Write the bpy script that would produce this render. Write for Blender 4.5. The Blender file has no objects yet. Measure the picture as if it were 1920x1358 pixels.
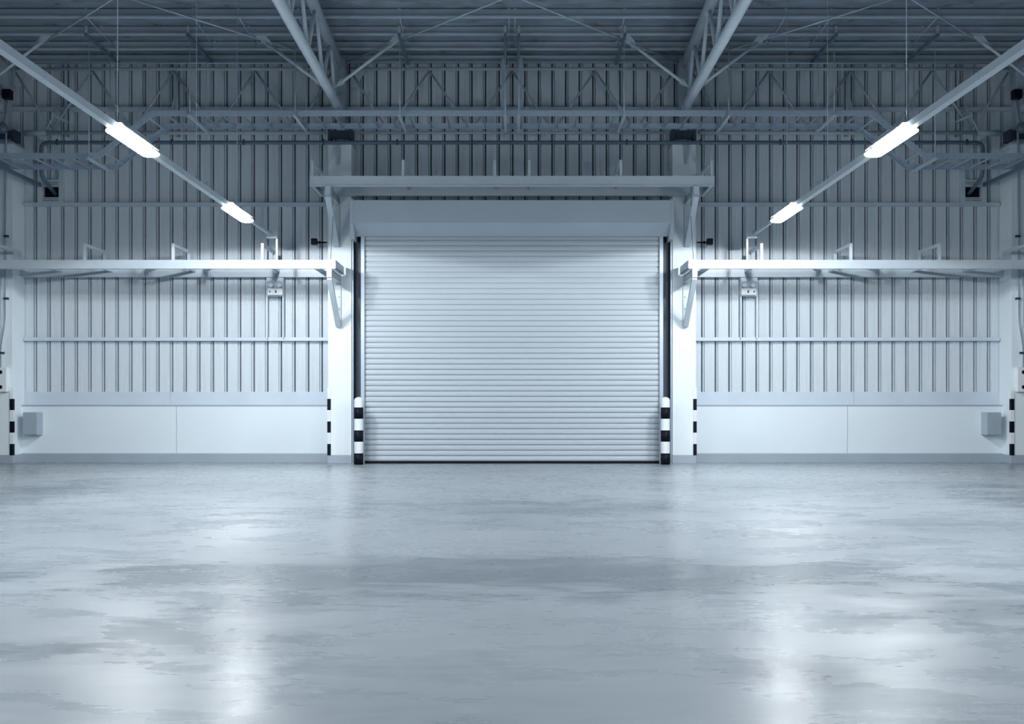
import bpy, bmesh, math, random
from mathutils import Vector, Matrix
random.seed(7)
C = bpy.context.scene.collection
F = 2140.0        # focal length in pixels of the 1920 px frame
H = 1.04          # lens height above the floor
CAM_Y = -20.0     # the ribbed wall stands at y = 0, 20 m from the lens
HZ = 755.0        # horizon row
def X(px, d): return (960.0 - px) * d / F      # half-width in metres of a column of the left half, d metres away
def Z(py, d): return H + (HZ - py) * d / F
def Y(d): return CAM_Y + d

# ------------------------------------------------------------------ materials
def mat(name, col, rough=0.5, metal=0.0, noise=0.0, nscale=4.0, bump=0.0, bscale=60.0, rvar=0.0, stretch=(1,1,1), spec=0.5):
    m = bpy.data.materials.new(name); m.use_nodes = True
    nt = m.node_tree; N = nt.nodes; L = nt.links
    b = N['Principled BSDF']
    b.inputs['Roughness'].default_value = rough
    b.inputs['Metallic'].default_value = metal
    b.inputs['Specular IOR Level'].default_value = spec
    b.inputs['Base Color'].default_value = (*col, 1)
    if noise or bump or rvar:
        tc = N.new('ShaderNodeNewGeometry'); mp = N.new('ShaderNodeMapping')
        mp.inputs['Scale'].default_value = stretch
        L.new(tc.outputs['Position'], mp.inputs['Vector'])
        n = N.new('ShaderNodeTexNoise'); n.inputs['Scale'].default_value = nscale; n.inputs['Detail'].default_value = 5
        L.new(mp.outputs[0], n.inputs['Vector'])
        if noise:
            r = N.new('ShaderNodeMapRange'); r.inputs[1].default_value = .25; r.inputs[2].default_value = .75
            r.inputs[3].default_value = 1 - noise; r.inputs[4].default_value = 1 + noise
            L.new(n.outputs[0], r.inputs[0])
            mx = N.new('ShaderNodeVectorMath'); mx.operation = 'SCALE'; mx.inputs[0].default_value = col
            L.new(r.outputs[0], mx.inputs['Scale']); L.new(mx.outputs[0], b.inputs['Base Color'])
        if rvar:
            r2 = N.new('ShaderNodeMapRange'); r2.inputs[1].default_value = .25; r2.inputs[2].default_value = .75
            r2.inputs[3].default_value = rough - rvar; r2.inputs[4].default_value = rough + rvar
            L.new(n.outputs[0], r2.inputs[0]); L.new(r2.outputs[0], b.inputs['Roughness'])
        if bump:
            n2 = N.new('ShaderNodeTexNoise'); n2.inputs['Scale'].default_value = bscale; n2.inputs['Detail'].default_value = 4
            L.new(mp.outputs[0], n2.inputs['Vector'])
            bp = N.new('ShaderNodeBump'); bp.inputs['Strength'].default_value = bump; bp.inputs['Distance'].default_value = .01
            L.new(n2.outputs[0], bp.inputs['Height']); L.new(bp.outputs[0], b.inputs['Normal'])
    return m

M = {}
M['siding']  = mat('ribbed_steel_siding', (.64,.71,.765), .42, 0, .05, 3, stretch=(6,1,.35), rvar=.06)
M['white']   = mat('white_wall_paint', (.78,.86,.90), .55, 0, .02, 1.5, bump=.05)
M['dado']    = mat('dado_wall_paint', (.74,.83,.89), .5, 0, .025, .8, bump=.03)
M['flash']   = mat('steel_flashing', (.60,.69,.78), .4, 0, .05, 2)
M['kerb']    = mat('grey_kerb_paint', (.36,.42,.49), .5, 0, .05, 3)
M['steel']   = mat('blue_grey_steel_paint', (.42,.49,.555), .45, 0, .06, 6)
M['tube']    = mat('light_grey_steel_paint', (.54,.62,.69), .42, 0, .05, 5)
M['canopy']  = mat('canopy_steel_paint', (.52,.595,.66), .38, 0, .04, 5)
M['purlin']  = mat('purlin_steel', (.42,.50,.57), .42, .0, .07, 6)
M['galv']    = mat('galvanised_steel', (.50,.60,.70), .38, .35, .08, 20)
M['dark']    = mat('dark_navy_paint', (.035,.06,.09), .5, 0, .1, 5)
M['pipe']    = mat('dark_grey_pipe_paint', (.10,.15,.21), .35, 0, .08, 5)
M['black']   = mat('black_gloss_paint', (.004,.006,.014), .5, 0, .1, 8, spec=.15)
M['bwhite']  = mat('white_gloss_paint', (.80,.86,.89), .3, 0, .02, 6)
M['curtain'] = mat('shutter_slat_steel', (.49,.555,.615), .40, 0, .03, 1.2, stretch=(.3,1,3))
M['hood']    = mat('shutter_hood_steel', (.47,.54,.61), .45, 0, .04, 1.5)
M['rail']    = mat('guide_rail_steel', (.42,.50,.60), .35, .2, .05, 5)
M['box']     = mat('grey_enclosure_paint', (.36,.43,.50), .45, 0, .03, 5)
M['roof']    = mat('foil_roof_insulation', (.30,.36,.42), .38, .3, .28, 3.0, bump=1.0, bscale=9, rvar=.15, stretch=(1,2.5,1))

def emis(name, col, st):
    m = bpy.data.materials.new(name); m.use_nodes = True
    b = m.node_tree.nodes['Principled BSDF']
    b.inputs['Base Color'].default_value = (.9,.9,.9,1)
    b.inputs['Emission Color'].default_value = (*col,1); b.inputs['Emission Strength'].default_value = st
    return m
M['lamp'] = emis('lit_lamp_diffuser', (.93,.98,1.0), 105.0)

def floor_material():
    m = bpy.data.materials.new('polished_concrete'); m.use_nodes = True
    nt = m.node_tree; N = nt.nodes; L = nt.links; b = N['Principled BSDF']
    g = N.new('ShaderNodeNewGeometry')
    def mapping(sc, loc=(0,0,0)):
        mp = N.new('ShaderNodeMapping'); mp.inputs['Scale'].default_value = sc; mp.inputs['Location'].default_value = loc
        L.new(g.outputs['Position'], mp.inputs['Vector']); return mp.outputs[0]
    def noise(vec, s, det=6, dist=0.0, rough=.6):
        n = N.new('ShaderNodeTexNoise'); n.inputs['Scale'].default_value = s; n.inputs['Detail'].default_value = det
        n.inputs['Distortion'].default_value = dist; n.inputs['Roughness'].default_value = rough
        L.new(vec, n.inputs['Vector']); return n.outputs[0]
    def rng(v, a, b_, c, d, smooth=False):
        r = N.new('ShaderNodeMapRange'); r.inputs[1].default_value = a; r.inputs[2].default_value = b_
        r.inputs[3].default_value = c; r.inputs[4].default_value = d
        if smooth: r.interpolation_type = 'SMOOTHSTEP'
        L.new(v, r.inputs[0]); return r.outputs[0]
    def math_(op, a, b_):
        n = N.new('ShaderNodeMath'); n.operation = op
        for i, v in enumerate((a, b_)):
            if isinstance(v, (int, float)): n.inputs[i].default_value = v
            else: L.new(v, n.inputs[i])
        return n.outputs[0]
    big = noise(mapping((.45,.6,1)), 1.0, 3, .5, .5)
    mid = noise(mapping((.8,1.3,1), (3,1,0)), 1.6, 3, .6, .5)
    fine = noise(mapping((.6,1.8,1)), 7, 7, .5, .6)
    # worn patches left by traffic: soft-edged ellipses broken up by noise
    stains = [(-.9,-13.2,1.6,.75,.55),(.9,-13.15,1.7,.7,.55),(1.8,-13.0,.6,.4,.5),(-1.35,-15.0,.55,.5,.4),(1.15,-15.6,.3,.22,.5),
              (-1.3,-14.0,.5,.55,.45),(1.75,-12.8,.25,.2,.6),(2.2,-14.2,.55,.5,.3),(-5.6,-7.0,.7,2.5,.35),(6.2,-8.0,1.2,2.6,.4),
              (0,-12.6,1.2,.35,.35),(-3.0,-15.6,.5,.3,.25),(0,-9.0,2.2,1.3,.25)]
    wob = rng(math_('ADD', mid, math_('MULTIPLY', fine, .5)), .4, 1.1, -.6, .6)
    sep = N.new('ShaderNodeSeparateXYZ'); L.new(g.outputs['Position'], sep.inputs[0])
    tot = None
    for (sx, sy, rx, ry, a) in stains:
        dx = math_('DIVIDE', math_('SUBTRACT', sep.outputs[0], sx), rx)
        dy = math_('DIVIDE', math_('SUBTRACT', sep.outputs[1], sy), ry)
        r = math_('ADD', math_('SQRT', math_('ADD', math_('MULTIPLY', dx, dx), math_('MULTIPLY', dy, dy)), 0), wob)
        k = rng(r, .1, 1.5, a*1.3, 0, True)
        tot = k if tot is None else math_('MAXIMUM', tot, k)
    v = math_('ADD', math_('MULTIPLY', rng(big, .15, .85, -.26, .26), 1), rng(mid, .15, .85, -.26, .26))
    v = math_('ADD', v, rng(fine, .1, .9, -.24, .24))
    v = math_('SUBTRACT', math_('ADD', v, .56), tot)
    cr = N.new('ShaderNodeValToRGB'); e = cr.color_ramp.elements
    e[0].position = 0.0; e[0].color = (.10,.125,.15,1); e[1].position = 1.0; e[1].color = (.335,.375,.41,1)
    x = e.new(.5); x.color = (.275,.315,.35,1); cr.color_ramp.interpolation = 'B_SPLINE'
    L.new(v, cr.inputs[0]); L.new(cr.outputs[0], b.inputs['Base Color'])
    L.new(rng(math_('ADD', mid, math_('MULTIPLY', fine, .3)), .3, 1.0, .20, .37), b.inputs['Roughness'])
    b.inputs['Specular IOR Level'].default_value = .5
    bp = N.new('ShaderNodeBump'); bp.inputs['Strength'].default_value = .12; bp.inputs['Distance'].default_value = .01
    L.new(noise(mapping((1,1,1)), 3.0, 5), bp.inputs['Height']); L.new(bp.outputs[0], b.inputs['Normal'])
    return m
M['floor'] = floor_material()

# ------------------------------------------------------------------ mesh helpers
class MB:
    def __init__(s): s.v = []; s.f = []; s.mi = []; s.sm = []
    def add(s, vs, fs, mi=0, smooth=False):
        o = len(s.v); s.v += [tuple(p) for p in vs]
        for f in fs: s.f.append(tuple(i+o for i in f)); s.mi.append(mi); s.sm.append(smooth)
        return s
    def box(s, x0, x1, y0, y1, z0, z1, mi=0):
        x0,x1 = sorted((x0,x1)); y0,y1 = sorted((y0,y1)); z0,z1 = sorted((z0,z1))
        vs = [(x,y,z) for x in (x0,x1) for y in (y0,y1) for z in (z0,z1)]
        return s.add(vs, [(0,1,3,2),(4,6,7,5),(0,4,5,1),(2,3,7,6),(0,2,6,4),(1,5,7,3)], mi)
    def frame(s, d, up=Vector((0,0,1))):
        d = d.normalized()
        if abs(d.dot(up)) > .98: up = Vector((0,1,0))
        a = d.cross(up).normalized(); return a, a.cross(d).normalized()
    def prof(s, p0, p1, pts, mi=0, smooth=False, up=Vector((0,0,1))):
        """closed 2-D profile (side, up) swept from p0 to p1"""
        p0, p1 = Vector(p0), Vector(p1); a, u = s.frame(p1-p0, up); n = len(pts)
        vs = [p + a*x + u*y for p in (p0,p1) for x,y in pts]
        fs = [(i, (i+1)%n, n+(i+1)%n, n+i) for i in range(n)]
        s.add(vs, fs, mi, smooth)
        s.add([], [], mi)
        o = len(s.v)-2*n
        s.f.append(tuple(o+i for i in reversed(range(n)))); s.mi.append(mi); s.sm.append(False)
        s.f.append(tuple(o+n+i for i in range(n))); s.mi.append(mi); s.sm.append(False)
        return s
    def bar(s, p0, p1, w, h, mi=0, up=Vector((0,0,1))):
        return s.prof(p0, p1, [(-w/2,-h/2),(w/2,-h/2),(w/2,h/2),(-w/2,h/2)], mi, False, up)
    def channel(s, p0, p1, w, h, t=.008, flip=1, up=Vector((0,0,1))):
        """C channel: web at one side, lips pointing to the other"""
        x = w*flip
        pts = [(0,0),(x,0),(x,t),(t*flip,t),(t*flip,h-t),(x,h-t),(x,h),(0,h)]
        return s.prof(p0, p1, pts, 0, False, up)
    def tube(s, p0, p1, r, n=14, mi=0):
        return s.prof(p0, p1, [(r*math.cos(2*math.pi*i/n), r*math.sin(2*math.pi*i/n)) for i in range(n)], mi, True)
    def path(s, pts, r, n=12, bend=0.0, mi=0):
        P = [Vector(p) for p in pts]
        if bend:
            Q = [P[0]]
            for a, b, c in zip(P, P[1:], P[2:]):
                u = (a-b).normalized(); w = (c-b).normalized()
                k = min(bend, (a-b).length*.45, (c-b).length*.45)
                for t in (0,.25,.5,.75,1):
                    A = b+u*k; B = b+w*k
                    Q.append((1-t)**2*A + 2*t*(1-t)*b + t*t*B)
            Q.append(P[-1]); P = Q
        vs = []; ref = None
        for i, p in enumerate(P):
            d = (P[min(i+1,len(P)-1)] - P[max(i-1,0)]).normalized()
            if ref is None: a, u = s.frame(d)
            else:
                a = (ref - d*ref.dot(d)).normalized(); u = a.cross(d).normalized()
            ref = a
            vs += [p + a*(r*math.cos(2*math.pi*j/n)) + u*(r*math.sin(2*math.pi*j/n)) for j in range(n)]
        fs = [(i*n+j, i*n+(j+1)%n, (i+1)*n+(j+1)%n, (i+1)*n+j) for i in range(len(P)-1) for j in range(n)]
        s.add(vs, fs, mi, True)
        o = len(s.v)-len(vs)
        for f in (tuple(o+j for j in reversed(range(n))), tuple(o+len(vs)-n+j for j in range(n))):
            s.f.append(f); s.mi.append(mi); s.sm.append(False)
        return s
    def lathe(s, c, prof, n=28, mats=None):
        """prof = [(r, z, material)] about a vertical axis through c"""
        cx, cy, cz = c
        for i in range(len(prof)-1):
            r0, z0, m0 = prof[i]; r1, z1, _ = prof[i+1]
            vs = [(cx+r*math.cos(2*math.pi*j/n), cy+r*math.sin(2*math.pi*j/n), cz+z) for r, z in ((r0,z0),(r1,z1)) for j in range(n)]
            s.add(vs, [(j,(j+1)%n,n+(j+1)%n,n+j) for j in range(n)], m0, True)
        return s
    def plate(s, pts, thick, axis=1):
        """flat polygon (3-D points) thickened along an axis"""
        n = len(pts); off = Vector((0,0,0)); off[axis] = thick/2
        vs = [Vector(p)-off for p in pts] + [Vector(p)+off for p in pts]
        s.add(vs, [(i,(i+1)%n,n+(i+1)%n,n+i) for i in range(n)] + [tuple(reversed(range(n))), tuple(range(n,2*n))]); return s
W = {}
def _mesh(name, mb, mats, off):
    me = bpy.data.meshes.new(name)
    me.from_pydata([(a-off[0], b-off[1], c-off[2]) for a,b,c in mb.v], [], mb.f)
    for m in (mats if isinstance(mats, (list,tuple)) else [mats]): me.materials.append(M[m])
    for p, mi, sm in zip(me.polygons, mb.mi, mb.sm): p.material_index = mi; p.use_smooth = sm
    bm = bmesh.new(); bm.from_mesh(me)
    bmesh.ops.remove_doubles(bm, verts=bm.verts, dist=1e-5)
    bmesh.ops.recalc_face_normals(bm, faces=bm.faces)
    bm.to_mesh(me); bm.free()
    return me
def bevel(o, w=.004, seg=2):
    m = o.modifiers.new('bevel', 'BEVEL'); m.width = w; m.segments = seg; m.limit_method = 'ANGLE'; m.angle_limit = math.radians(50)
    return o
def part(name, mb, mats, parent, label=None):
    off = W[parent.name]; o = bpy.data.objects.new(name, _mesh(name, mb, mats, off))
    C.objects.link(o); o.parent = parent; W[o.name] = off
    if label: o['label'] = label
    return o
def thing(name, label, cat, loc, group=None, kind=None):
    o = bpy.data.objects.new(name, None); C.objects.link(o); o.location = loc; o.empty_display_size = .1
    W[o.name] = Vector(loc); meta(o, label, cat, group, kind); return o
def meta(o, label, cat, group=None, kind=None):
    if label: o['label'] = label
    if cat: o['category'] = cat
    if group: o['group'] = group
    if kind: o['kind'] = kind
def single(name, mb, mats, label, cat, group=None, kind=None):
    n = len(mb.v); c = (sum(v[0] for v in mb.v)/n, sum(v[1] for v in mb.v)/n, min(v[2] for v in mb.v))
    o = bpy.data.objects.new(name, _mesh(name, mb, mats, c)); C.objects.link(o); o.location = c
    W[o.name] = Vector(c); meta(o, label, cat, group, kind); return o
def bolt(mb, p, r=.012, l=.014, axis=(0,-1,0)):
    p = Vector(p); a = Vector(axis); mb.tube(p, p+a*l, r, 6)
SIDES = ((-1,'left'), (1,'right'))
HW = 13.0   # half-width of the modelled hall

# ------------------------------------------------------------------ floor, walls, ceiling
mb = MB(); mb.box(-HW, HW, -24, .4, -.2, 0)
single('floor', mb, 'floor', 'polished blue-grey concrete floor with cloudy stains', 'floor', kind='structure')

PITCH = .2386
def siding(mb, x0, x1, z0, z1):
    """ribbed sheet: flat pans with hair-line grooves, and deep trapezoid ribs every PITCH"""
    pts = [(x0, 0)]
    k = math.floor(x0/PITCH) - 1
    while k*PITCH < x1 + PITCH:
        c = k*PITCH
        seq = [(-.034,0),(-.031,.046),(-.018,.046),(-.015,.005),(-.003,.005),(.003,.051),(.022,.051),(.029,0)]
        if c > 0: seq = [(-a, b) for a, b in reversed(seq)]
        for j in range(5):
            q = .060 + j*.0305
            seq += [(q-.004,0),(q,.0035),(q+.004,0)]
        for dx, dy in seq:
            if x0+.001 < c+dx < x1-.001: pts.append((c+dx, dy))
        k += 1
    pts.append((x1, 0))
    vs = []; fs = []
    for x, y in pts: vs += [(x,y,z0),(x,y,z1)]
    for i in range(len(pts)-1): fs.append((2*i, 2*i+2, 2*i+3, 2*i+1))
    mb.add(vs, fs)
Zs = Z(735, 20)
wall = thing('wall_back', 'ribbed steel wall behind the shutter', 'wall', (0,0,0), kind='structure')
mb = MB(); siding(mb, -HW, -2.70, Zs, 7.3); siding(mb, 2.70, HW, Zs, 7.3); siding(mb, -2.70, 2.70, 3.75, 7.3)
part('siding', mb, 'siding', wall)
mb = MB(); mb.box(-HW, -2.6, .05, .14, 0, 7.3); mb.box(2.6, HW, .05, .14, 0, 7.3); mb.box(-2.6, 2.6, .05, .14, 3.75, 7.3)
part('outer_skin', mb, 'dark', wall)
for s, side in SIDES:
    mb = MB()
    for a, b in ((2.70, X(320,20)), (X(320,20)+.004, 8.65), (8.654, HW)):
        mb.prof((s*a,0,0), (s*b,0,0), [(0,0)]*3) if False else mb.box(s*a, s*b, -.012, .045, Z(759,19.93)-.02, Zs)
    part('flashing', mb, 'flash', wall)
    mb = MB(); mb.box(s*2.745, s*HW, -.156, .0, .975, 1.0)
    part('ledge', mb, 'kerb', wall)
    mb = MB(); zt = .974
    for a, b in ((2.72, X(331,19.85)-.004), (X(331,19.85)+.004, 8.6), (8.6, HW)):
        mb.box(s*a, s*b, -.15, .04, .0, zt)
    part('dado_panel', mb, 'dado', wall)
    mb = MB(); mb.prof((s*2.72,-.15,0), (s*HW,-.15,0), [(.0,0),(-.024*s,0),(-.024*s,.145),(-.012*s,.16),(0,.16)] if False else [(0,0),(s*.024,0),(s*.024,.145),(s*.010,.16),(0,.16)])
    o = single('baseboard_'+side, mb, 'kerb', 'grey painted kerb along foot of the %s white wall' % side, 'baseboard', kind='structure')

RZ = lambda d: 6.945 + .07*(20-d)      # underside of the purlins
mb = MB()
y0, y1 = -24.0, .14
za, zb = RZ(y0+20)+.155, RZ(y1+20)+.155
mb.add([(-HW,y0,za),(HW,y0,za),(HW,y1,zb),(-HW,y1,zb),(-HW,y0,za+.08),(HW,y0,za+.08),(HW,y1,zb+.08),(-HW,y1,zb+.08)],
       [(0,1,2,3),(4,7,6,5),(0,4,5,1),(1,5,6,2),(2,6,7,3),(3,7,4,0)])
single('ceiling', mb, 'roof', 'foil faced roof insulation above the purlins', 'ceiling', kind='structure')

pd = [19.88, 19.28, 18.64, 17.95, 17.25, 16.5, 15.75, 15.0]
d = 14.0
while d > 0: pd.append(d); d -= 1.0
ords = ['closest to the ribbed wall, just above the wall truss', 'second out from the ribbed wall', 'third out from the ribbed wall',
        'fourth out from the ribbed wall, nearest one fully in view', 'fifth out from the ribbed wall, at top edge of photo']
for i, d in enumerate(pd):
    mb = MB(); z = RZ(d); y = Y(d)
    # Z section: bottom lip towards the lens, top lip away from it
    P = [(0,0),(.0,.14),(.05,.14),(.05,.132),(.006,.132),(.006,.0),(.006,-.006),(-.065,-.006),(-.065,.018),(-.060,.018),(-.060,0)]
    vs = [(x, y+a, z+b) for x in (-HW,HW) for a,b in P]; n = len(P)
    mb.add(vs, [(k,(k+1)%n,n+(k+1)%n,n+k) for k in range(n)]+[tuple(reversed(range(n))),tuple(range(n,2*n))])
    lab = 'long blue-grey roof purlin, '+ords[i] if i < 5 else 'blue-grey roof purlin overhead in front of the photo edge'
    single('roof_purlin', mb, 'purlin', lab, 'purlin', 'roof purlins')

# girts on the ribbed wall
for zpx, name_, segs in ((204,'upper', ((-HW,HW),)), (383,'middle', ((-8.5,-3.15),(3.15,8.5))), (636,'lower', ((-8.5,-3.15),(3.15,8.5)))):
    for a, b in segs:
        z = Z(zpx, 19.9)
        mb = MB()
        vs = []; P = [(0,-.03),(-.055,-.03),(-.055,.028),(-.05,.028),(-.05,-.022),(0,-.022)]
        P = [(-.002,-.03),(-.11,-.03),(-.11,.03),(-.104,.03),(-.104,-.024),(-.002,-.024)]
        for x in (a,b): vs += [(x, p, z+q) for p,q in P]
        n = len(P)
        mb.add(vs, [(k,(k+1)%n,n+(k+1)%n,n+k) for k in range(n)]+[tuple(reversed(range(n))),tuple(range(n,2*n))])
        if name_ == 'upper': lab = 'horizontal wall rail crossing whole ribbed wall behind the wall trusses'
        else:
            sd = 'left' if a < 0 else 'right'
            lab = 'horizontal wall rail in %s bay, %s' % (sd, 'above the lit canopy frame' if name_=='middle' else 'below the lit canopy frame')
        single('wall_rail', mb, 'tube' if name_ != 'lower' else 'flash', lab, 'rail', 'wall rails')

# ------------------------------------------------------------------ columns
CX = (2.943, 8.73)
def column(s, cx, where):
    t = thing('concrete_column', 'white painted square column %s' % where, 'column', (s*cx, Y(19.7), 0), 'white columns')
    w = .2; ztop = 5.46
    mb = MB(); mb.box(s*cx-w, s*cx+w, Y(19.5), Y(19.98), .14, ztop)
    bevel(part('shaft', mb, 'white', t), .006)
    mb = MB(); mb.box(s*cx-w-.004, s*cx+w+.004, Y(19.494), Y(19.98), 0, .14)
    bevel(part('base_band', mb, 'kerb', t, 'grey painted base band'), .004)
    mb = MB(); mb.box(s*cx-w-.002, s*cx+w+.002, Y(19.49), Y(19.98), ztop, ztop+.03)
    mb.box(s*cx-.15, s*cx+.15, Y(19.55), Y(19.9), ztop+.03, ztop+.05)
    for i in (-1,1):
        for j in (19.6,19.85): mb.tube((s*cx+i*.11, Y(j), ztop+.05), (s*cx+i*.11, Y(j), ztop+.12), .014, 8)
    part('cap_plate', mb, 'steel', t)
    mb = MB(); z0, z1 = ztop+.05, 6.95
    mb.box(s*cx-.07, s*cx+.07, Y(19.60), Y(19.615), z0, z1); mb.box(s*cx-.07, s*cx+.07, Y(19.765), Y(19.78), z0, z1)
    mb.box(s*cx-.006, s*cx+.006, Y(19.615), Y(19.765), z0, z1)
    for k in (0,1,2): mb.box(s*cx-.065, s*cx+.065, Y(19.615), Y(19.765), z0+.1+k*.6, z0+.112+k*.6)
    part('steel_stub', mb, 'steel', t, 'blue-grey steel post on top of the column')
    mb = MB()
    mb.box(s*cx-.21, s*cx-.16, Y(19.54), Y(19.8), ztop+.07, ztop+.26); mb.box(s*cx+.16, s*cx+.21, Y(19.54), Y(19.8), ztop+.07, ztop+.26)
    mb.box(s*cx-.21, s*cx+.21, Y(19.585), Y(19.597), ztop+.10, ztop+.25)
    for k in (-.12,-.05,.05,.12): bolt(mb, (s*cx+k, Y(19.585), ztop+.2)); bolt(mb, (s*cx+k, Y(19.585), ztop+.13))
    part('seat_bracket', mb, 'dark', t)
for s, side in SIDES:
    column(s, CX[0], 'directly %s of the roller shutter' % side)
    column(s, CX[1], 'at the far %s edge of the photo' % side)

# striped corner guards
def guard(s, corner_x, outward, where):
    """L-shaped strip wrapped on the corner; outward = x direction away from the shaft"""
    t = thing('corner_guard', 'black and white striped corner guard %s' % where, 'corner guard', (corner_x, Y(19.48), .14), 'striped corner guards')
    h = .1925
    for k in range(6):
        z0 = .14 + k*h; z1 = z0 + h
        mb = MB(); mb.box(corner_x, corner_x - outward*.047, Y(19.486), Y(19.499), z0, z1)
        mb.box(corner_x + outward*.012, corner_x + outward*.001, Y(19.486), Y(19.55), z0, z1)
        part('stripe', mb, 'black' if k%2==0 else 'bwhite', t, 'black stripe' if k%2==0 else 'white stripe')
for s, side in SIDES:
    guard(s, s*(CX[0]+.2), s, 'on the column just %s of the shutter' % side)
    guard(s, s*(CX[1]-.2), -s, 'on the column at far %s photo edge' % side)

# ------------------------------------------------------------------ roller shutter
door = thing('door_1', 'closed pale grey roller shutter door in the middle of the wall', 'door', (0, Y(19.5), 0), kind='structure')
hw = X(683, 19.5); zt = 4.0; pitch = .0921
mb = MB(); prof = [(0,.018),(.09,.018),(.11,-.003),(.2,-.008),(.55,-.011),(.85,-.008),(.94,-.003),(.96,.018)]
vs = []; z = .035
while z < zt:
    for t_, y_ in prof: vs.append((z + t_*pitch, y_))
    z += pitch
n = len(vs); P = [(x, Y(19.5)+y, zz) for x in (-hw,hw) for zz,y in vs]
mb.add(P, [(i,i+1,n+i+1,n+i) for i in range(n-1)], 0, False)
part('curtain', mb, 'curtain', door)
mb = MB(); mb.box(-hw, hw, Y(19.475), Y(19.53), .012, .034)
part('bottom_rail', mb, 'black', door)
mb = MB(); zc = 3.97
P = [(19.1,4.43),(19.1,Z(418,19.1)),(19.14,Z(420,19.14)),(19.42,Z(443.5,19.42)),(19.46,Z(443.5,19.42)+.0),(19.46,4.43)]
n = len(P); vs = [(x, Y(a), b) for x in (-2.66,2.66) for a,b in P]
mb.add(vs, [(k,(k+1)%n,n+(k+1)%n,n+k) for k in range(n)]+[tuple(reversed(range(n))),tuple(range(n,2*n))])
hood = bevel(part('hood', mb, 'hood', door), .006)
for s, side in SIDES:
    mb = MB(); P = [(19.09,4.445),(19.09,Z(419,19.09)),(19.18,Z(437,19.18)),(19.27,Z(449,19.27)),(19.72,Z(449,19.27)),(19.72,4.445)]
    n = len(P); vs = [(x, Y(a), b) for x in (s*2.655,s*2.712) for a,b in P]
    mb.add(vs, [(k,(k+1)%n,n+(k+1)%n,n+k) for k in range(n)]+[tuple(reversed(range(n))),tuple(range(n,2*n))])
    part('end_plate', mb, 'hood', hood)
    mb = MB(); mb.box(s*(hw-.012), s*(hw+.052), Y(19.44), Y(19.46), 0, 3.9); mb.box(s*(hw+.042), s*(hw+.052), Y(19.46), Y(19.6), 0, 3.9)
    mb.box(s*(hw-.012), s*(hw+.052), Y(19.55), Y(19.56), 0, 3.9)
    bevel(part('guide_rail', mb, 'rail', door), .003)
    mb = MB(); mb.box(s*(hw+.052), s*2.742, Y(19.72), Y(19.75), 0, 4.2)  # dark panels stand in for the shade in the gap beside the rail
    mb.box(s*(hw+.052), s*(hw+.075), Y(19.60), Y(19.72), 0, 4.0)
    part('gap_shade_panel', mb, 'dark', door)
    mb = MB(); mb.box(s*2.715, s*2.742, Y(19.54), Y(19.58), 0, 4.0)
    part('jamb_trim', mb, 'rail', door)
mb = MB(); mb.box(-2.7, 2.7, Y(19.70), Y(19.72), 0, 4.4)  # dark sheet that gives the gaps round the curtain their shade
part('backing', mb, 'dark', door)

# bollards
for s, side in SIDES:
    x, d = X(672.5,19.15), 19.15; r = .0765
    t = thing('striped_bollard', 'round-topped black and white striped bollard at %s foot of the shutter' % side, 'bollard', (s*x, Y(d), 0), 'striped bollards')
    mb = MB(); mb.lathe((s*x, Y(d), 0), [(r,0,0),(r,1.07,0)] + [(r*math.cos(a), 1.07+.062*math.sin(a), 0) for a in [math.pi/2*k/7 for k in range(1,7)]] + [(.001,1.132,0)])
    part('post', mb, 'bwhite', t)
    for k in range(3):
        z0 = .0 + k*.384; mb = MB()
        mb.lathe((s*x, Y(d), 0), [(r-.002,z0,0),(r+.0015,z0,0),(r+.0015,z0+.19,0),(r-.002,z0+.19,0)])
        part('stripe', mb, 'black', t, 'black stripe')

# ------------------------------------------------------------------ canopy frames
def bracket(t, s, xo, xi, ztop, zbot, side):
    """cantilever bracket: head beam, sloping strut and bolted wall plate"""
    xm = s*(xo+xi)/2; w = xo-xi
    b = MB(); b.box(s*xo, s*xi, Y(18.46), Y(18.55), ztop-.14, ztop)
    b.box(xm-.006, xm+.006, Y(18.55), Y(19.48), ztop-.12, ztop)
    b.box(s*xo, s*xi, Y(18.55), Y(19.48), ztop-.012, ztop); b.box(s*xo, s*xi, Y(18.55), Y(19.48), ztop-.132, ztop-.12)
    br = part('bracket', b, 'canopy', t)
    b = MB(); b.prof((xm, Y(18.5), ztop-.15), (xm, Y(19.44), zbot+.03), [(-w/2,-.035),(w/2,-.035),(w/2,.035),(-w/2,.035)])
    part('strut', b, 'canopy', br)
    b = MB(); b.box(s*xo-.0, s*xi, Y(19.47), Y(19.498), zbot, ztop)
    for k in range(4): bolt(b, (xm, Y(19.47), zbot+.12+k*.2), .014, .03)
    part('wall_plate', b, 'canopy', br)
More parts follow.
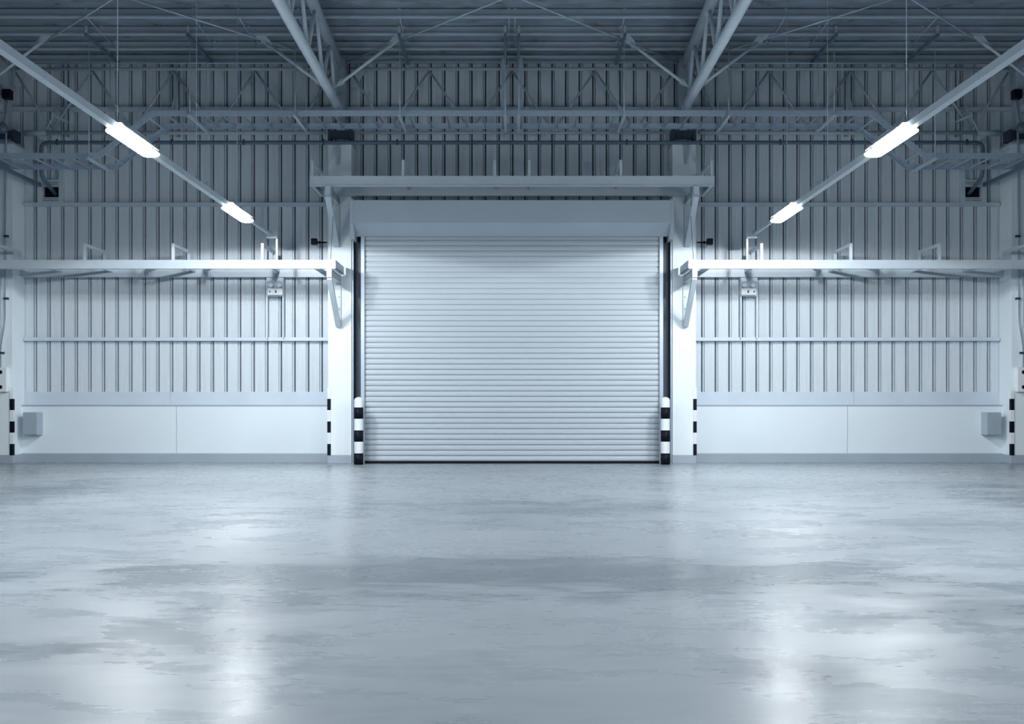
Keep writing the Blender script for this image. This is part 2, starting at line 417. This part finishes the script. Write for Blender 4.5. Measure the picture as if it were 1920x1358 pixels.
def canopy(name, lab, x0, x1, zbot, ztop, uprights, upz, loc, bd=19.42, bx=None):
    t = thing('canopy_frame', lab, 'canopy', loc, 'canopy frames')
    b = MB()   # front channel, web towards the lens
    P = [(0,0),(.07,0),(.07,.007),(.007,.007),(.007,ztop-zbot-.007),(.07,ztop-zbot-.007),(.07,ztop-zbot),(0,ztop-zbot)]
    n = len(P)
    def sweep(b, y, sgn=1, xr=None):
        vs = [(x, y+sgn*a, zbot+c) for x in (xr or (x0,x1)) for a,c in P]
        b.add(vs, [(k,(k+1)%n,n+(k+1)%n,n+k) for k in range(n)]+[tuple(reversed(range(n))),tuple(range(n,2*n))])
    sweep(b, Y(18.5)); b.box(x0, x1, Y(18.485), Y(18.56), zbot-.008, zbot)
    part('front_channel', b, 'canopy', t)
    b = MB(); sweep(b, Y(bd), 1, bx); part('back_channel', b, 'canopy', t)
    for x, sg in ((x0,1),(x1,-1)):
        b = MB(); b.box(x, x+sg*.008, Y(18.572), Y(19.42), zbot, ztop); b.box(x, x+sg*.06, Y(18.572), Y(19.42), zbot, zbot+.008)
        part('end_channel', b, 'canopy', t)
    for x in uprights:
        b = MB(); b.box(x-.022, x+.022, Y(18.515), Y(18.555), ztop, upz)
        b.box(x-.022, x+.022, Y(18.555), Y(19.46), upz-.05, upz)
        b.box(x-.022, x+.022, Y(19.42), Y(19.46), ztop, upz-.05)
        part('hoop', b, 'canopy', t)
        b = MB(); b.box(x-.02, x+.02, Y(18.572), Y(bd), ztop-.05, ztop-.01)
        part('cross_bar', b, 'canopy', t)
    return t
zb_, zt_ = Z(348,18.5), Z(330,18.5)
t = canopy('c', 'steel canopy frame on brackets above the roller shutter', -3.285, 3.285, zb_, zt_, [-3.24,-1.77,-.28,.28,1.77,3.24], 4.98, (0,Y(18.5),zb_))
for s, side in SIDES: bracket(t, s, 3.03, 2.94, zb_-.01, 3.69, side)
for s, side in SIDES:
    zb2, zt2 = Z(503,18.5), Z(487.5,18.5)
    a, b_ = (-9.3,-2.86) if s < 0 else (2.86, 9.3)
    t = canopy('c', 'brightly lit steel canopy frame along the %s bay' % side, a, b_, zb2, zt2, [s*4.05,s*5.50,s*6.94,s*8.38], 3.625, (s*6,Y(18.5),zb2), 19.8, (s*3.15,s*8.52))
    bracket(t, s, 3.0, 2.918, zb2-.01, 2.325, side)
    bracket(t, s, 8.80, 8.72, zb2-.01, 2.325, side)
    # slanting darker bars inside the frame
    for p, q in ((6.33,5.53),(5.32,4.80)):
        m = MB(); m.bar((s*p, Y(19.79), zt2-.03), (s*q, Y(18.59), zt2-.03), .09, .03)
        part('diagonal', m, 'steel', t)
    for p in (3.30, 7.85):
        m = MB(); m.box(s*(p-.05), s*(p+.05), Y(18.572), Y(19.8), zt2-.05, zt2-.02)
        part('cross_bar', m, 'steel', t)

# ------------------------------------------------------------------ roof trusses
TX = (2.98, 8.75)
TOPS = [18.7,17.3,15.95,14.6,13.2,11.8,10.4,9.0]; BOTS = [19.25,18.0,16.65,15.3,13.9,12.5,11.1,9.7]
for s, side in SIDES:
    for cx, wh in zip(TX, ('above the column %s of the shutter' % side, 'above the column at far %s edge' % side)):
        x = s*cx; zbt = 6.12
        t = thing('roof_truss', 'grey tubular roof truss running towards viewer %s' % wh, 'truss', (x, Y(19.5), zbt), 'tubular roof trusses')
        mb = MB(); mb.path([(x, Y(19.62), zbt-.04),(x, Y(19.2), zbt),(x, Y(2), zbt+.2)], .078, 18); part('bottom_chord', mb, 'tube', t)
        mb = MB(); mb.path([(x, Y(19.8), RZ(19.8)-.12),(x, Y(2), RZ(2)-.12)], .085, 18); part('top_chord', mb, 'tube', t)
        zt2 = lambda d: RZ(d)-.12
        zb2 = lambda d: zbt + .2*(19.2-d)/17.2
        for k in range(len(TOPS)):
            for dd in (BOTS[k], BOTS[k+1] if k+1 < len(BOTS) else None):
                if dd is None: continue
                mb = MB(); off = .03
                mb.tube((x, Y(TOPS[k] + (.05 if dd > TOPS[k] else -.05)), zt2(TOPS[k])), (x, Y(dd), zb2(dd)), .03, 12); part('web', mb, 'tube', t)
            if k < 4:
                mb = MB(); mb.tube((x, Y(TOPS[k]), zt2(TOPS[k])), (x, Y(TOPS[k]), zb2(TOPS[k])), .022, 10); 
        mb = MB(); mb.box(x-.09, x+.09, Y(19.45), Y(19.6), zbt-.12, zbt+.16); mb.box(x-.008, x+.008, Y(19.2), Y(19.6), zbt-.05, zbt+.75)
        part('end_gusset', mb, 'steel', t)
        # fly braces up to the third purlin
        for q in (-1,1):
            zt3 = RZ(18.66)
            p0 = Vector((x+q*.05, Y(18.7), zb2(18.7)+.06)); p1 = Vector((x+q*1.13, Y(18.66), zt3-.05))
            dv = (p1-p0).normalized()
            fb = thing('fly_brace', 'slanting round brace from truss to purlin, %s side of the %s truss' % ('outer' if q==s else 'inner', ('inner ' if cx < 4 else 'outermost ')+side), 'brace', p0, 'fly braces')
            mb = MB(); mb.tube(p0+dv*.18, p1-dv*.12, .026, 12); part('rod', mb, 'tube', fb)
            mb = MB(); a = Vector((dv.z,0,-dv.x))
            mb.plate([p0, p0+dv*.2+a*.05, p0+dv*.24, p0+dv*.2-a*.05], .012, 1); part('lower_gusset', mb, 'tube', fb)
            mb = MB(); mb.plate([p1-dv*.2+a*.04*q, p1-dv*.2-a*.04*q, (p1.x+q*.02, p1.y, zt3-.002), (p1.x-q*.14, p1.y, zt3-.002)] if False else [p1-dv*.2+a*.045, p1-dv*.2-a*.045, (p1.x+.09, p1.y, zt3-.004), (p1.x-.09, p1.y, zt3-.004)], .012, 1)
            for k in (.03,.09): bolt(mb, p1-dv*k, .01, .02)
            part('upper_gusset', mb, 'tube', fb)

# roof cross-bracing rods
for s, side in SIDES:
    def rod(p, q, lab):
        mb = MB(); mb.tube(p, q, .011, 8); single('bracing_rod', mb, 'galv', lab, 'rod', 'roof bracing rods')
    z0 = RZ(19.85)-.03; z1 = RZ(17.1)-.03
    rod((s*2.92, Y(19.8), z0), (s*.015, Y(17.05), z1), 'thin bracing rod from %s inner truss to roof centre above the shutter' % side)
    rod((s*3.04, Y(19.8), z0), (s*5.865, Y(17.05), z1), 'thin bracing rod in %s bay rising outwards from the inner truss' % side)
    rod((s*8.69, Y(19.8), z0), (s*5.885, Y(17.05), z1), 'thin bracing rod in %s bay rising inwards from the outer truss' % side)

# ------------------------------------------------------------------ lattice trusses along the wall
DT = 19.70; ZTC = Z(129.5,DT); ZBC = Z(249,DT)
def wall_truss(xa, xb, lab, thick):
    t = thing('wall_truss', lab, 'truss', ((xa+xb)/2, Y(DT), ZBC), 'wall trusses')
    e = .12
    xs = [xa + (xb-xa)*k/4 for k in range(5)]
    sg = 1 if xb > xa else -1
    mb = MB(); mb.tube((xa+sg*.075,Y(DT),ZTC),(xb-sg*.075,Y(DT),ZTC),.028,12); part('top_chord', mb, 'steel', t)
    mb = MB(); mb.tube((xa+sg*.2,Y(DT),ZBC),(xb-sg*.2,Y(DT),ZBC),thick,12)
    if thick > .03:
        mb.tube((xa+sg*.25,Y(DT),ZBC-.005),(xa+sg*.62,Y(DT),ZBC-.005),.05,12)
    part('bottom_chord', mb, 'steel', t)
    for k in range(4):
        m = (xs[k]+xs[k+1])/2
        for q in (xs[k] + (sg*.09 if k == 0 else 0), xs[k+1] - (sg*.09 if k == 3 else 0)):
            mb = MB(); mb.tube((q,Y(DT),ZTC-(.03 if q in xs else .06)),(m,Y(DT),ZBC+.03),.020,10); part('diagonal', mb, 'steel', t)
    for q, w in ((xa+sg*.16,1),(xb-sg*.16,-1)):
        mb = MB(); mb.plate([(q-w*sg*.09,Y(DT),ZTC+.04),(q+w*sg*.16,Y(DT),ZTC+.04),(q+w*sg*.14,Y(DT),ZTC-.1),(q-w*sg*.0,Y(DT),ZTC-.3),(q-w*sg*.09,Y(DT),ZTC-.3)], .012, 1)
        part('gusset', mb, 'steel', t)
    return t
wall_truss(-2.86, 2.86, 'tubular lattice truss above the roller shutter between inner columns', .022)
for s, side in SIDES:
    t = wall_truss(s*8.65, s*3.02, 'tubular lattice truss between the two columns of %s bay' % side, .034)
    for xx in (X(123,DT), X(331,DT)):
        mb = MB(); mb.box(s*(xx-.03), s*(xx+.03), Y(DT)+.034, Y(DT)+.06, ZBC-.06, ZTC+.1); mb.box(s*(xx-.03), s*(xx-.024), Y(DT)+.034, Y(DT)+.1, ZBC-.06, ZTC+.1)
        part('vertical', mb, 'steel', t)
    mb = MB(); mb.bar((s*(X(333,DT)), Y(DT)-.03, Z(155,DT)), (s*(X(324,DT)), Y(DT)-.03, Z(206,DT)), .03, .012); part('strap', mb, 'steel', t)
    mb = MB(); mb.tube((s*X(88,DT), Y(DT)-.04, ZBC+.04), (s*X(112,DT), Y(DT)-.04, Z(200,DT)), .02, 10); part('diagonal', mb, 'steel', t)
    mb = MB(); mb.bar((s*X(104,19.5), Y(19.35), Z(217,19.4)), (s*X(127,19.7), Y(19.7), Z(229,19.7)), .03, .03)
    mb.tube((s*X(104,19.5), Y(19.37), Z(211,19.4)), (s*X(104,19.5), Y(19.37), Z(222,19.4)), .03, 10); part('spigot', mb, 'steel', t)

# thin conduits under the eaves
mb = MB(); mb.tube((-2.8,Y(19.6),Z(106.5,19.6)),(2.8,Y(19.6),Z(106.5,19.6)),.010,8)
single('eaves_conduit', mb, 'galv', 'thin bright conduit under the eaves above the shutter', 'conduit', 'eaves conduits')
for s, side in SIDES:
    mb = MB(); mb.tube((s*3.1,Y(19.6),Z(118.8,19.6)),(s*8.4,Y(19.6),Z(118.8,19.6)),.011,8)
    single('eaves_conduit', mb, 'galv', 'thin bright conduit under the eaves of the %s bay' % side, 'conduit', 'eaves conduits')

# ------------------------------------------------------------------ cable tray
TD0, TD1 = 18.5, 19.38; ZU = Z(217.5,TD0); ZL = Z(297.5,TD0); XU = X(287,TD0); XL = X(187,TD0)
tray = thing('cable_tray', 'long galvanised ladder cable tray stepping down at both ends', 'cable tray', (0,Y(18.9),ZU))
route = [(-9.6,ZL),(-XL,ZL),(-XU,ZU),(XU,ZU),(XL,ZL),(9.6,ZL)]
for d, sg in ((TD0,1),(TD1,-1)):
    mb = MB(); hh = .092; tk = .006; fl = .022
    # C section swept along the route (y, z)
    P = [(0,0),(sg*fl,0),(sg*fl,tk),(sg*tk,tk),(sg*tk,hh-tk),(sg*fl,hh-tk),(sg*fl,hh),(0,hh)]
    n = len(P); vs = []
    for i,(x,z) in enumerate(route):
        k = 0
        if i in (1,2): k = -math.tan(.5*math.atan2(ZU-ZL, XL-XU))
        if i in (3,4): k = math.tan(.5*math.atan2(ZU-ZL, XL-XU))
        vs += [(x + k*b*(1), Y(d)+a, z+b) for a,b in P]
    fs = [(i*n+j, i*n+(j+1)%n, (i+1)*n+(j+1)%n, (i+1)*n+j) for i in range(len(route)-1) for j in range(n)]
    mb.add(vs, fs + [tuple(reversed(range(n))), tuple(range(len(vs)-n, len(vs)))])
    for s in (-1,1):   # splice plates with bolts
        for sx, zz in ((1.62,ZU),(8.35,ZL)):
            mb.box(s*sx-.1, s*sx+.1, Y(d)-sg*.005, Y(d), zz+.02, zz+.072)
            for k in (-.07,-.03,.03,.07): bolt(mb, (s*sx+k, Y(d)-sg*.005, zz+.045), .007, .006, (0,-sg,0))
    part('side_rail', mb, 'galv', tray)
L_ = 0; seg = []
for (x0,z0),(x1,z1) in zip(route, route[1:]): seg.append((L_, math.hypot(x1-x0,z1-z0), (x0,z0),(x1,z1))); L_ += math.hypot(x1-x0,z1-z0)
step = .302; cnt = int(L_/2/step)
for k in range(-cnt, cnt+1):
    if k == 0: continue
    u = L_/2 + (k - (.5 if k > 0 else -.5))*step
    for a, l, p, q in seg:
        if a <= u <= a+l:
            f = (u-a)/l; x = p[0]+(q[0]-p[0])*f; z = p[1]+(q[1]-p[1])*f; ang = math.atan2(q[1]-p[1], q[0]-p[0])
            c, s_ = math.cos(ang), math.sin(ang); mb = MB()
            def loc(a_, b_): return (x + a_*c - b_*s_, z + a_*s_ + b_*c)
            P = [(-.016,.004),(-.011,.004),(-.011,.02),(.011,.02),(.011,.004),(.016,.004),(.016,.025),(-.016,.025)]
            vs = [(loc(*pp)[0], yy, loc(*pp)[1]) for yy in (Y(TD0)+.007, Y(TD1)-.007) for pp in P]; n = 8
            mb.add(vs, [(j,(j+1)%n,n+(j+1)%n,n+j) for j in range(n)]+[tuple(reversed(range(n))),tuple(range(n,2*n))])
            part('rung', mb, 'galv', tray); break
HX = [(.11,'beside roof centre'),(1.81,'over the shutter'),(3.50,'beside the inner truss'),(5.20,'mid bay at the tray bend'),(6.83,'over the lower tray run')]
for s, side in SIDES:
    for hx, wh in HX:
        zb = (ZL if hx > 6.4 else ZU)
        t = thing('tray_hanger', 'trapeze hanger of channel and threaded rods, %s, %s half' % (wh, side), 'hanger', (s*hx, Y(18.9), zb-.045), 'cable tray hangers')
        mb = MB(); mb.box(s*hx-.022, s*hx+.022, Y(18.34), Y(19.47), zb-.042, zb-.002)
        bevel(part('lower_channel', mb, 'canopy', t), .003)
        zu = RZ(19.0) - .10
        mb = MB(); mb.box(s*hx-.022, s*hx+.022, Y(18.28), Y(19.86), zu, zu+.042); part('upper_channel', mb, 'pipe', t)
        for d in (18.42, 19.40):
            mb = MB(); mb.tube((s*hx, Y(d), zb-.06), (s*hx, Y(d), zu+.06), .0065, 8); mb.tube((s*hx, Y(d), zb-.055), (s*hx, Y(d), zb-.043), .014, 6)
            if d < 19: mb.box(s*hx-.035, s*hx+.035, Y(18.488), Y(18.497), zb-.0, zb+.10)
            part('threaded_rod', mb, 'galv', t)
        for d in (18.30, 19.3):
            mb = MB(); mb.box(s*hx-.018, s*hx+.018, Y(d-.004), Y(d+.004), zu+.042, RZ(d)+.02)
            for q in range(3): mb.tube((s*hx-.022,Y(d),zu+.055+q*.03),(s*hx+.022,Y(d),zu+.055+q*.03),.009,6)
            part('strap', mb, 'galv', t)
        if hx == .11:
            mb = MB(); mb.box(s*(hx+.02), s*(hx+.07), Y(19.55), Y(19.60), ZBC-.08, RZ(19.6)); part('post', mb, 'steel', t)

# purlin cleats with sag rods
for s, side in SIDES:
    for cx, wh in ((.05,'at roof centre'),(1.77,'over the shutter'),(3.36,'beside the inner truss'),(4.30,'over the far lamp'),(5.02,'over mid bay'),(6.70,'near the outer truss')):
        t = thing('sag_rod', 'purlin tie rod with cleats %s, %s half' % (wh, side), 'tie rod', (s*cx, Y(18.6), RZ(18.6)), 'purlin tie rods')
        for d in (17.95, 18.64, 19.28):
            mb = MB(); mb.box(s*cx-.02, s*cx+.02, Y(d)-.012, Y(d)-.003, RZ(d)+.0, RZ(d)+.15); part('cleat', mb, 'purlin', t)
        mb = MB(); mb.tube((s*cx, Y(17.94), RZ(17.95)+.02), (s*cx, Y(19.28), RZ(19.28)+.03), .007, 6); part('rod', mb, 'galv', t)

# ------------------------------------------------------------------ light lines
LX = 3.92; LZ = 3.73; LAMP_W = 212.0
for s, side in SIDES:
    t = thing('light_trunking', 'long pale trunking carrying the strip lamps on the %s side' % side, 'trunking', (s*LX, Y(10), LZ), 'lamp trunkings')
    for a, b in ((.5,2.23),(3.37,6.68),(7.82,11.26),(12.40,15.76),(16.90,16.97)):
        mb = MB(); mb.box(s*(LX-.035), s*(LX+.035), Y(a), Y(b), LZ, LZ+.07); part('trunk', mb, 'canopy', t)
    mb = MB()
    for d in (9.5,): mb.box(s*(LX-.0365), s*(LX+.0365), Y(d), Y(d+.006), LZ-.0015, LZ+.0715)
    part('joint_band', mb, 'steel', t)
    mb = MB(); mb.box(s*(LX-.0365), s*(LX+.0365), Y(14.8), Y(14.806), LZ-.0015, LZ+.0715); part('joint_band', mb, 'steel', t)
    mb = MB(); mb.box(s*(LX-.02), s*(LX+.02), Y(16.97), Y(18.45), LZ+.02, LZ+.06); part('tail_channel', mb, 'steel', t)
    mb = MB(); xl, xr, zl, zh = LX-.12, LX+.045, LZ-.03, LZ+.09
    mb.box(s*xl, s*xr, Y(18.45), Y(18.462), zl, zh); mb.box(s*xl, s*xr, Y(18.462), Y(18.55), zh-.012, zh); mb.box(s*xl, s*xr, Y(18.462), Y(18.55), zl, zl+.012)
    mb.box(s*xl, s*(xl+.03), Y(18.505), Y(18.535), Z(487.5,18.5), zl)
    part('end_bracket', mb, 'steel', t)
    for d in (7.8, 11.34, 14.18, 16.28):
        zt2 = RZ(d)+.02
        mb = MB(); mb.tube((s*LX, Y(d), LZ+.07), (s*LX, Y(d), zt2), .004, 8); mb.box(s*LX-.012, s*LX+.012, Y(d)-.012, Y(d)+.012, LZ+.07, LZ+.11)
        mb.box(s*LX-.02, s*LX+.02, Y(d)-.004, Y(d)+.004, zt2-.15, zt2+.12)
        part('hanger_rod', mb, 'galv', t)
    for d in (14.6, 14.9):
        mb = MB(); mb.path([(s*(LX-.03),Y(d),LZ+.07),(s*(LX-.03),Y(d),LZ+.13),(s*(LX+.03),Y(d+.06),LZ+.13),(s*(LX+.03),Y(d+.06),LZ+.07)], .004, 6)
        part('wire_clip', mb, 'galv', t)
    for d, wh in ((16.33,'farther lit'),(11.83,'nearer lit'),(7.25,'out of view forward'),(2.8,'rearmost out of view')):
        lf = thing('strip_lamp', '%s strip lamp under the %s trunking' % (wh, side), 'lamp', (s*LX, Y(d), LZ-.1), 'strip lamps')
        mb = MB(); hl = .56
        P = [(-.095,.045),(-.06,.085),(.06,.085),(.095,.045),(.091,.041),(.058,.080),(-.058,.080),(-.091,.041)]
        n = len(P); vs = [(s*LX+a, yy, LZ-.002+b) for yy in (Y(d-hl+.02),Y(d+hl-.02)) for a,b in P]
        mb.add(vs, [(k,(k+1)%n,n+(k+1)%n,n+k) for k in range(n)]+[tuple(reversed(range(n))),tuple(range(n,2*n))])
        part('reflector', mb, 'bwhite', lf)
        mb = MB(); P = [(.10*math.cos(a), -.0+.032*math.sin(a)) for a in [2*math.pi*k/16 for k in range(16)]]
        P = [(a, min(b,.035)) for a,b in P]
        n = len(P); vs = [(s*LX+a, yy, LZ-.0+b) for yy in (Y(d-hl+.01),Y(d+hl-.01)) for a,b in P]
        mb.add(vs, [(k,(k+1)%n,n+(k+1)%n,n+k) for k in range(n)]+[tuple(reversed(range(n))),tuple(range(n,2*n))])
        part('diffuser', mb, 'lamp', lf, 'glowing white diffuser')
        for q in (-.35, .35):      # spots added at each lamp to brighten the wall below lamp level
            ld = bpy.data.lights.new('wall_spot', 'SPOT'); ld.energy = LAMP_W; ld.spot_size = math.radians(158); ld.spot_blend = .06
            ld.shadow_soft_size = .05; ld.color = (.93,.97,1.0)
            lo = bpy.data.objects.new('wall_spot', ld); C.objects.link(lo); lo.parent = lf; lo.location = (0, q, .055); lo.rotation_euler = (math.radians(13), 0, 0)   # aimed 77 degrees below level, towards the wall

# ------------------------------------------------------------------ pipework and small fittings
dp = 19.45; zp = Z(267.5,dp); xp = X(77,dp)
t = thing('drain_pipe', 'long dark pipe crossing the wall above the canopy frames, elbows at both ends', 'pipe', (0,Y(dp),zp))
mb = MB(); mb.path([(s*a, b, c) for s,a,b,c in ((-1,7.98,Y(19.96),4.68),(-1,xp,Y(19.46),4.90),(-1,xp,Y(dp),zp),(1,xp,Y(dp),zp),(1,xp,Y(19.46),4.90),(1,7.98,Y(19.96),4.68))], .034, 14, .13)
part('pipe_run', mb, 'pipe', t)
for s in (-1,1):
    for px in (107,322,457,607,745,885):
        x = X(px,dp); mb = MB(); mb.box(s*x-.012, s*x+.012, Y(dp)-.037, Y(dp)+.037, zp-.037, zp+.037); mb.box(s*x-.012, s*x+.012, Y(dp)-.01, Y(dp)+.01, zp+.03, zp+.06)
        part('pipe_clip', mb, 'dark', t)
for i,(s, side) in enumerate(SIDES):
    xa, xb = X(70,19.9), X(118,19.9); za, zb = Z(383,19.9)+.03, Z(337,19.9)
    ha, hb, hc, hd = X(80,19.9), X(110,19.9), Z(370,19.9), Z(350,19.9)
    w = thing('window_%d' % (i+1), 'small framed opening high on the %s wall with a pipe through it' % side, 'window', (s*(xa+xb)/2, -.05, za), kind='structure')
    mb = MB(); y0, y1 = -.10, -.001
    mb.box(s*xa, s*ha, y0, y1, za, 5.6); mb.box(s*hb, s*xb, y0, y1, za, 5.3)
    mb.box(s*ha, s*hb, y0, y1, za, hc); mb.box(s*ha, s*hb, y0, y1, hd, zb)
    part('frame', mb, 'tube', w)
    mb = MB(); mb.box(s*ha, s*hb, -.012, -.002, hc, hd); part('dark_hole_plate', mb, 'black', w)  # black plate drawn for the unlit inside of the hole
    mb = MB()
    for z in (zb-.05, zb-.08, za+.03, za+.06): mb.box(s*(ha), s*hb, y0-.004, y0, z, z+.008)
    part('groove', mb, 'dark', w)
    mb = MB(); mb.box(s*8.20, s*8.26, Y(18.0), Y(19.88), 4.80, 4.86); mb.box(s*8.19, s*8.27, Y(18.0), Y(18.62), 4.86, 4.92)
    single('support_arm', mb, 'pipe', 'dark arm reaching out from the %s wall beside the small opening' % side, 'arm', 'support arms')
    # grey enclosure on the dado
    t = thing('electrical_box', 'grey electrical box low on the white wall beside the far %s column' % side, 'electrical box', (s*8.28,Y(19.72),Z(817,19.6)), 'grey electrical boxes')
    mb = MB(); mb.box(s*X(42,19.6), s*X(69.5,19.6), Y(19.62), Y(19.85), Z(816,19.6), Z(773.5,19.6)); bevel(part('body', mb, 'box', t), .005)
    mb = MB(); mb.box(s*(X(42,19.6)-.006), s*(X(69.5,19.6)+.006), Y(19.6), Y(19.618), Z(816,19.6)+.006, Z(773.5,19.6)-.006); bevel(part('cover', mb, 'box', t), .003)
    # camera-like floodlight on a short arm
    t = thing('floodlight', 'small black floodlight on an arm from the column just %s of the shutter' % side, 'floodlight', (s*3.38,Y(19.6),3.79), 'small black floodlights')
    mb = MB(); mb.box(s*3.44, s*3.345, Y(19.52), Y(19.66), 3.745, 3.85); bevel(part('head', mb, 'black', t), .006)
    mb = MB(); mb.tube((s*3.345,Y(19.6),3.79),(s*3.165,Y(19.6),3.79),.012,10); mb.tube((s*3.32,Y(19.6),3.79),(s*3.285,Y(19.6),3.79),.024,10); mb.tube((s*3.25,Y(19.6),3.79),(s*3.23,Y(19.6),3.79),.02,10); part('arm', mb, 'black', t)
    mb = MB(); mb.box(s*3.165, s*3.144, Y(19.56), Y(19.64), 3.745, 3.86); part('mount', mb, 'steel', t)
    # tapered bracket at the column head
    mb = MB(); xq = X(634,19.45)
    P = [(-.026,Z(272.5,19.4)),(.024,Z(272.5,19.4)),(.034,Z(282,19.4)),(.018,Z(306,19.4)),(-.012,Z(306,19.4))]
    vs = [(s*(xq)-s*a, yy, c) for yy in (Y(19.43),Y(19.499)) for a,c in P]; n = len(P)
    mb.add(vs, [(k,(k+1)%n,n+(k+1)%n,n+k) for k in range(n)]+[tuple(reversed(range(n))),tuple(range(n,2*n))])
    single('pipe_bracket', mb, 'steel', 'tapered steel bracket at head of the column just %s of the shutter' % side, 'bracket', 'column head brackets')
    # hanging cable on the inner column
    mb = MB(); mb.path([(s*X(624,18.6),Y(18.62),Z(348,18.6)),(s*X(622.5,18.8),Y(18.9),Z(420,18.9)),(s*X(618,18.7),Y(18.8),Z(486,18.8))], .005, 6, .2)
    single('hanging_cable', mb, 'pipe', 'thin cable hanging from the middle canopy frame, %s end' % side, 'cable', 'hanging cables')
    # emergency light
    xe = X(515,19.8); t = thing('emergency_light', 'white twin-head emergency light box under the %s canopy frame' % side, 'emergency light', (s*xe,Y(19.8),Z(553,19.8)), 'emergency lights')
    mb = MB(); mb.box(s*X(501.5,19.7), s*X(529.5,19.7), Y(19.70), Y(19.8), Z(553,19.7), Z(540.5,19.7)); bevel(part('battery_box', mb, 'bwhite', t), .004)
    for q in (508, 524):
        mb = MB(); xx = s*X(q,19.7)
        mb.tube((xx,Y(19.68),Z(535,19.7)),(xx,Y(19.77),Z(534,19.7)),.036,16); mb.tube((xx,Y(19.77),Z(534,19.7)),(xx,Y(19.79),Z(540.5,19.7)),.01,8)
        part('lamp_head', mb, 'bwhite', t)
    mb = MB()
    for q in (500.5,530.5): mb.box(s*X(q-1,19.82), s*X(q+1,19.82), Y(19.82), Y(19.89), Z(634,19.82), Z(521,19.82))
    mb.box(s*X(500,19.82), s*X(531,19.82), Y(19.80), Y(19.82), Z(556,19.82), Z(521,19.82))
    part('mounting_frame', mb, 'flash', t)
    mb = MB(); mb.box(s*X(497.5,19.85), s*X(501,19.85), Y(19.82), Y(19.89), Z(506,19.85), Z(385,19.85)); part('upper_post', mb, 'tube', t)
    mb = MB(); mb.box(s*X(514,19.6), s*X(516.5,19.6), Y(19.66), Y(19.69), Z(549,19.7), Z(545,19.7)); 
    mb.tube((s*X(506,19.7),Y(19.69),Z(547,19.7)),(s*X(506,19.7),Y(19.70),Z(547,19.7)),.014,10)
    part('indicator', mb, 'dark', t)
    # fittings on the edge column
    t = thing('switch_panel', 'white panel with black round switches on the far %s column' % side, 'panel', (s*8.7,Y(19.45),1.22), 'switch panels')
    mb = MB(); mb.box(s*X(12,19.4), s*8.86, Y(19.40), Y(19.5), Z(735,19.4), Z(689,19.4)); bevel(part('body', mb, 'bwhite', t), .006)
    for q, zz in ((0,698),(0,726)):
        for dx in (0,.09):
            mb = MB(); xx = s*(X(q,19.38)+dx); mb.tube((xx,Y(19.36),Z(zz,19.4)),(xx,Y(19.40),Z(zz,19.4)),.032,16); part('switch_knob', mb, 'black', t)
    t = thing('conduit', 'thin conduit running down the far %s column to the switch panel' % side, 'conduit', (s*8.6,Y(19.46),1.63), 'column conduits')
    mb = MB(); mb.path([(s*X(11,19.46),Y(19.47),6.2),(s*X(11,19.46),Y(19.47),Z(600,19.46)),(s*X(3,19.46),Y(19.47),Z(650,19.46)),(s*X(2,19.46),Y(19.47),Z(690,19.46))], .017, 10, .1); part('tube', mb, 'flash', t)
    for zz, q in ((443,11),(560,11),(662,3)):
        mb = MB(); mb.box(s*X(q-4,19.46), s*X(q+4,19.46), Y(19.445), Y(19.5), Z(zz+2,19.46), Z(zz-2,19.46)); part('clamp', mb, 'dark', t)
    mb = MB(); mb.box(s*X(5,19.4), s*X(20,19.4), Y(19.36), Y(19.5), Z(185,19.4), Z(168,19.4))
    bx = single('junction_box', mb, 'black', 'black junction box above the far %s column' % side, 'junction box', 'junction boxes')
    t = thing('round_fitting', 'round dark bell-shaped fitting beside head of the far %s column' % side, 'fitting', (s*8.68,Y(19.35),Z(250,19.4)), 'round fittings')
    mb = MB(); mb.lathe((s*X(3,19.3),Y(19.32),Z(250,19.3)), [(.001,0,0),(.06,.01,0),(.09,.05,0),(.095,.11,0),(.07,.16,0),(.03,.19,0),(.001,.195,0)], 20); part('bell', mb, 'pipe', t)
    mb = MB(); mb.path([(s*X(3,19.3),Y(19.32),Z(230,19.3)),(s*X(8,19.3),Y(19.36),Z(215,19.3)),(s*X(10,19.3),Y(19.38),Z(184,19.3))], .006, 8, .1); part('cable', mb, 'pipe', t)

# ------------------------------------------------------------------ world, camera, view
w = bpy.data.worlds.new('ambient_fill'); bpy.context.scene.world = w; w.use_nodes = True
bg = w.node_tree.nodes['Background']; bg.inputs[0].default_value = (.42,.60,.85,1); bg.inputs[1].default_value = .08  # faint blue ambient added to lift the shadows
cam = bpy.data.cameras.new('camera'); co = bpy.data.objects.new('camera', cam); C.objects.link(co)
co.location = (0, CAM_Y, H); co.rotation_euler = (math.pi/2, 0, 0)
cam.sensor_fit = 'HORIZONTAL'; cam.sensor_width = 36; cam.lens = F/1920*36; cam.shift_y = (HZ-679)/1920
sc = bpy.context.scene; sc.camera = co
vs_ = sc.view_settings; vs_.view_transform = 'Standard'; vs_.look = 'None'; vs_.gamma = 1; vs_.use_curve_mapping = False; vs_.exposure = 0.0
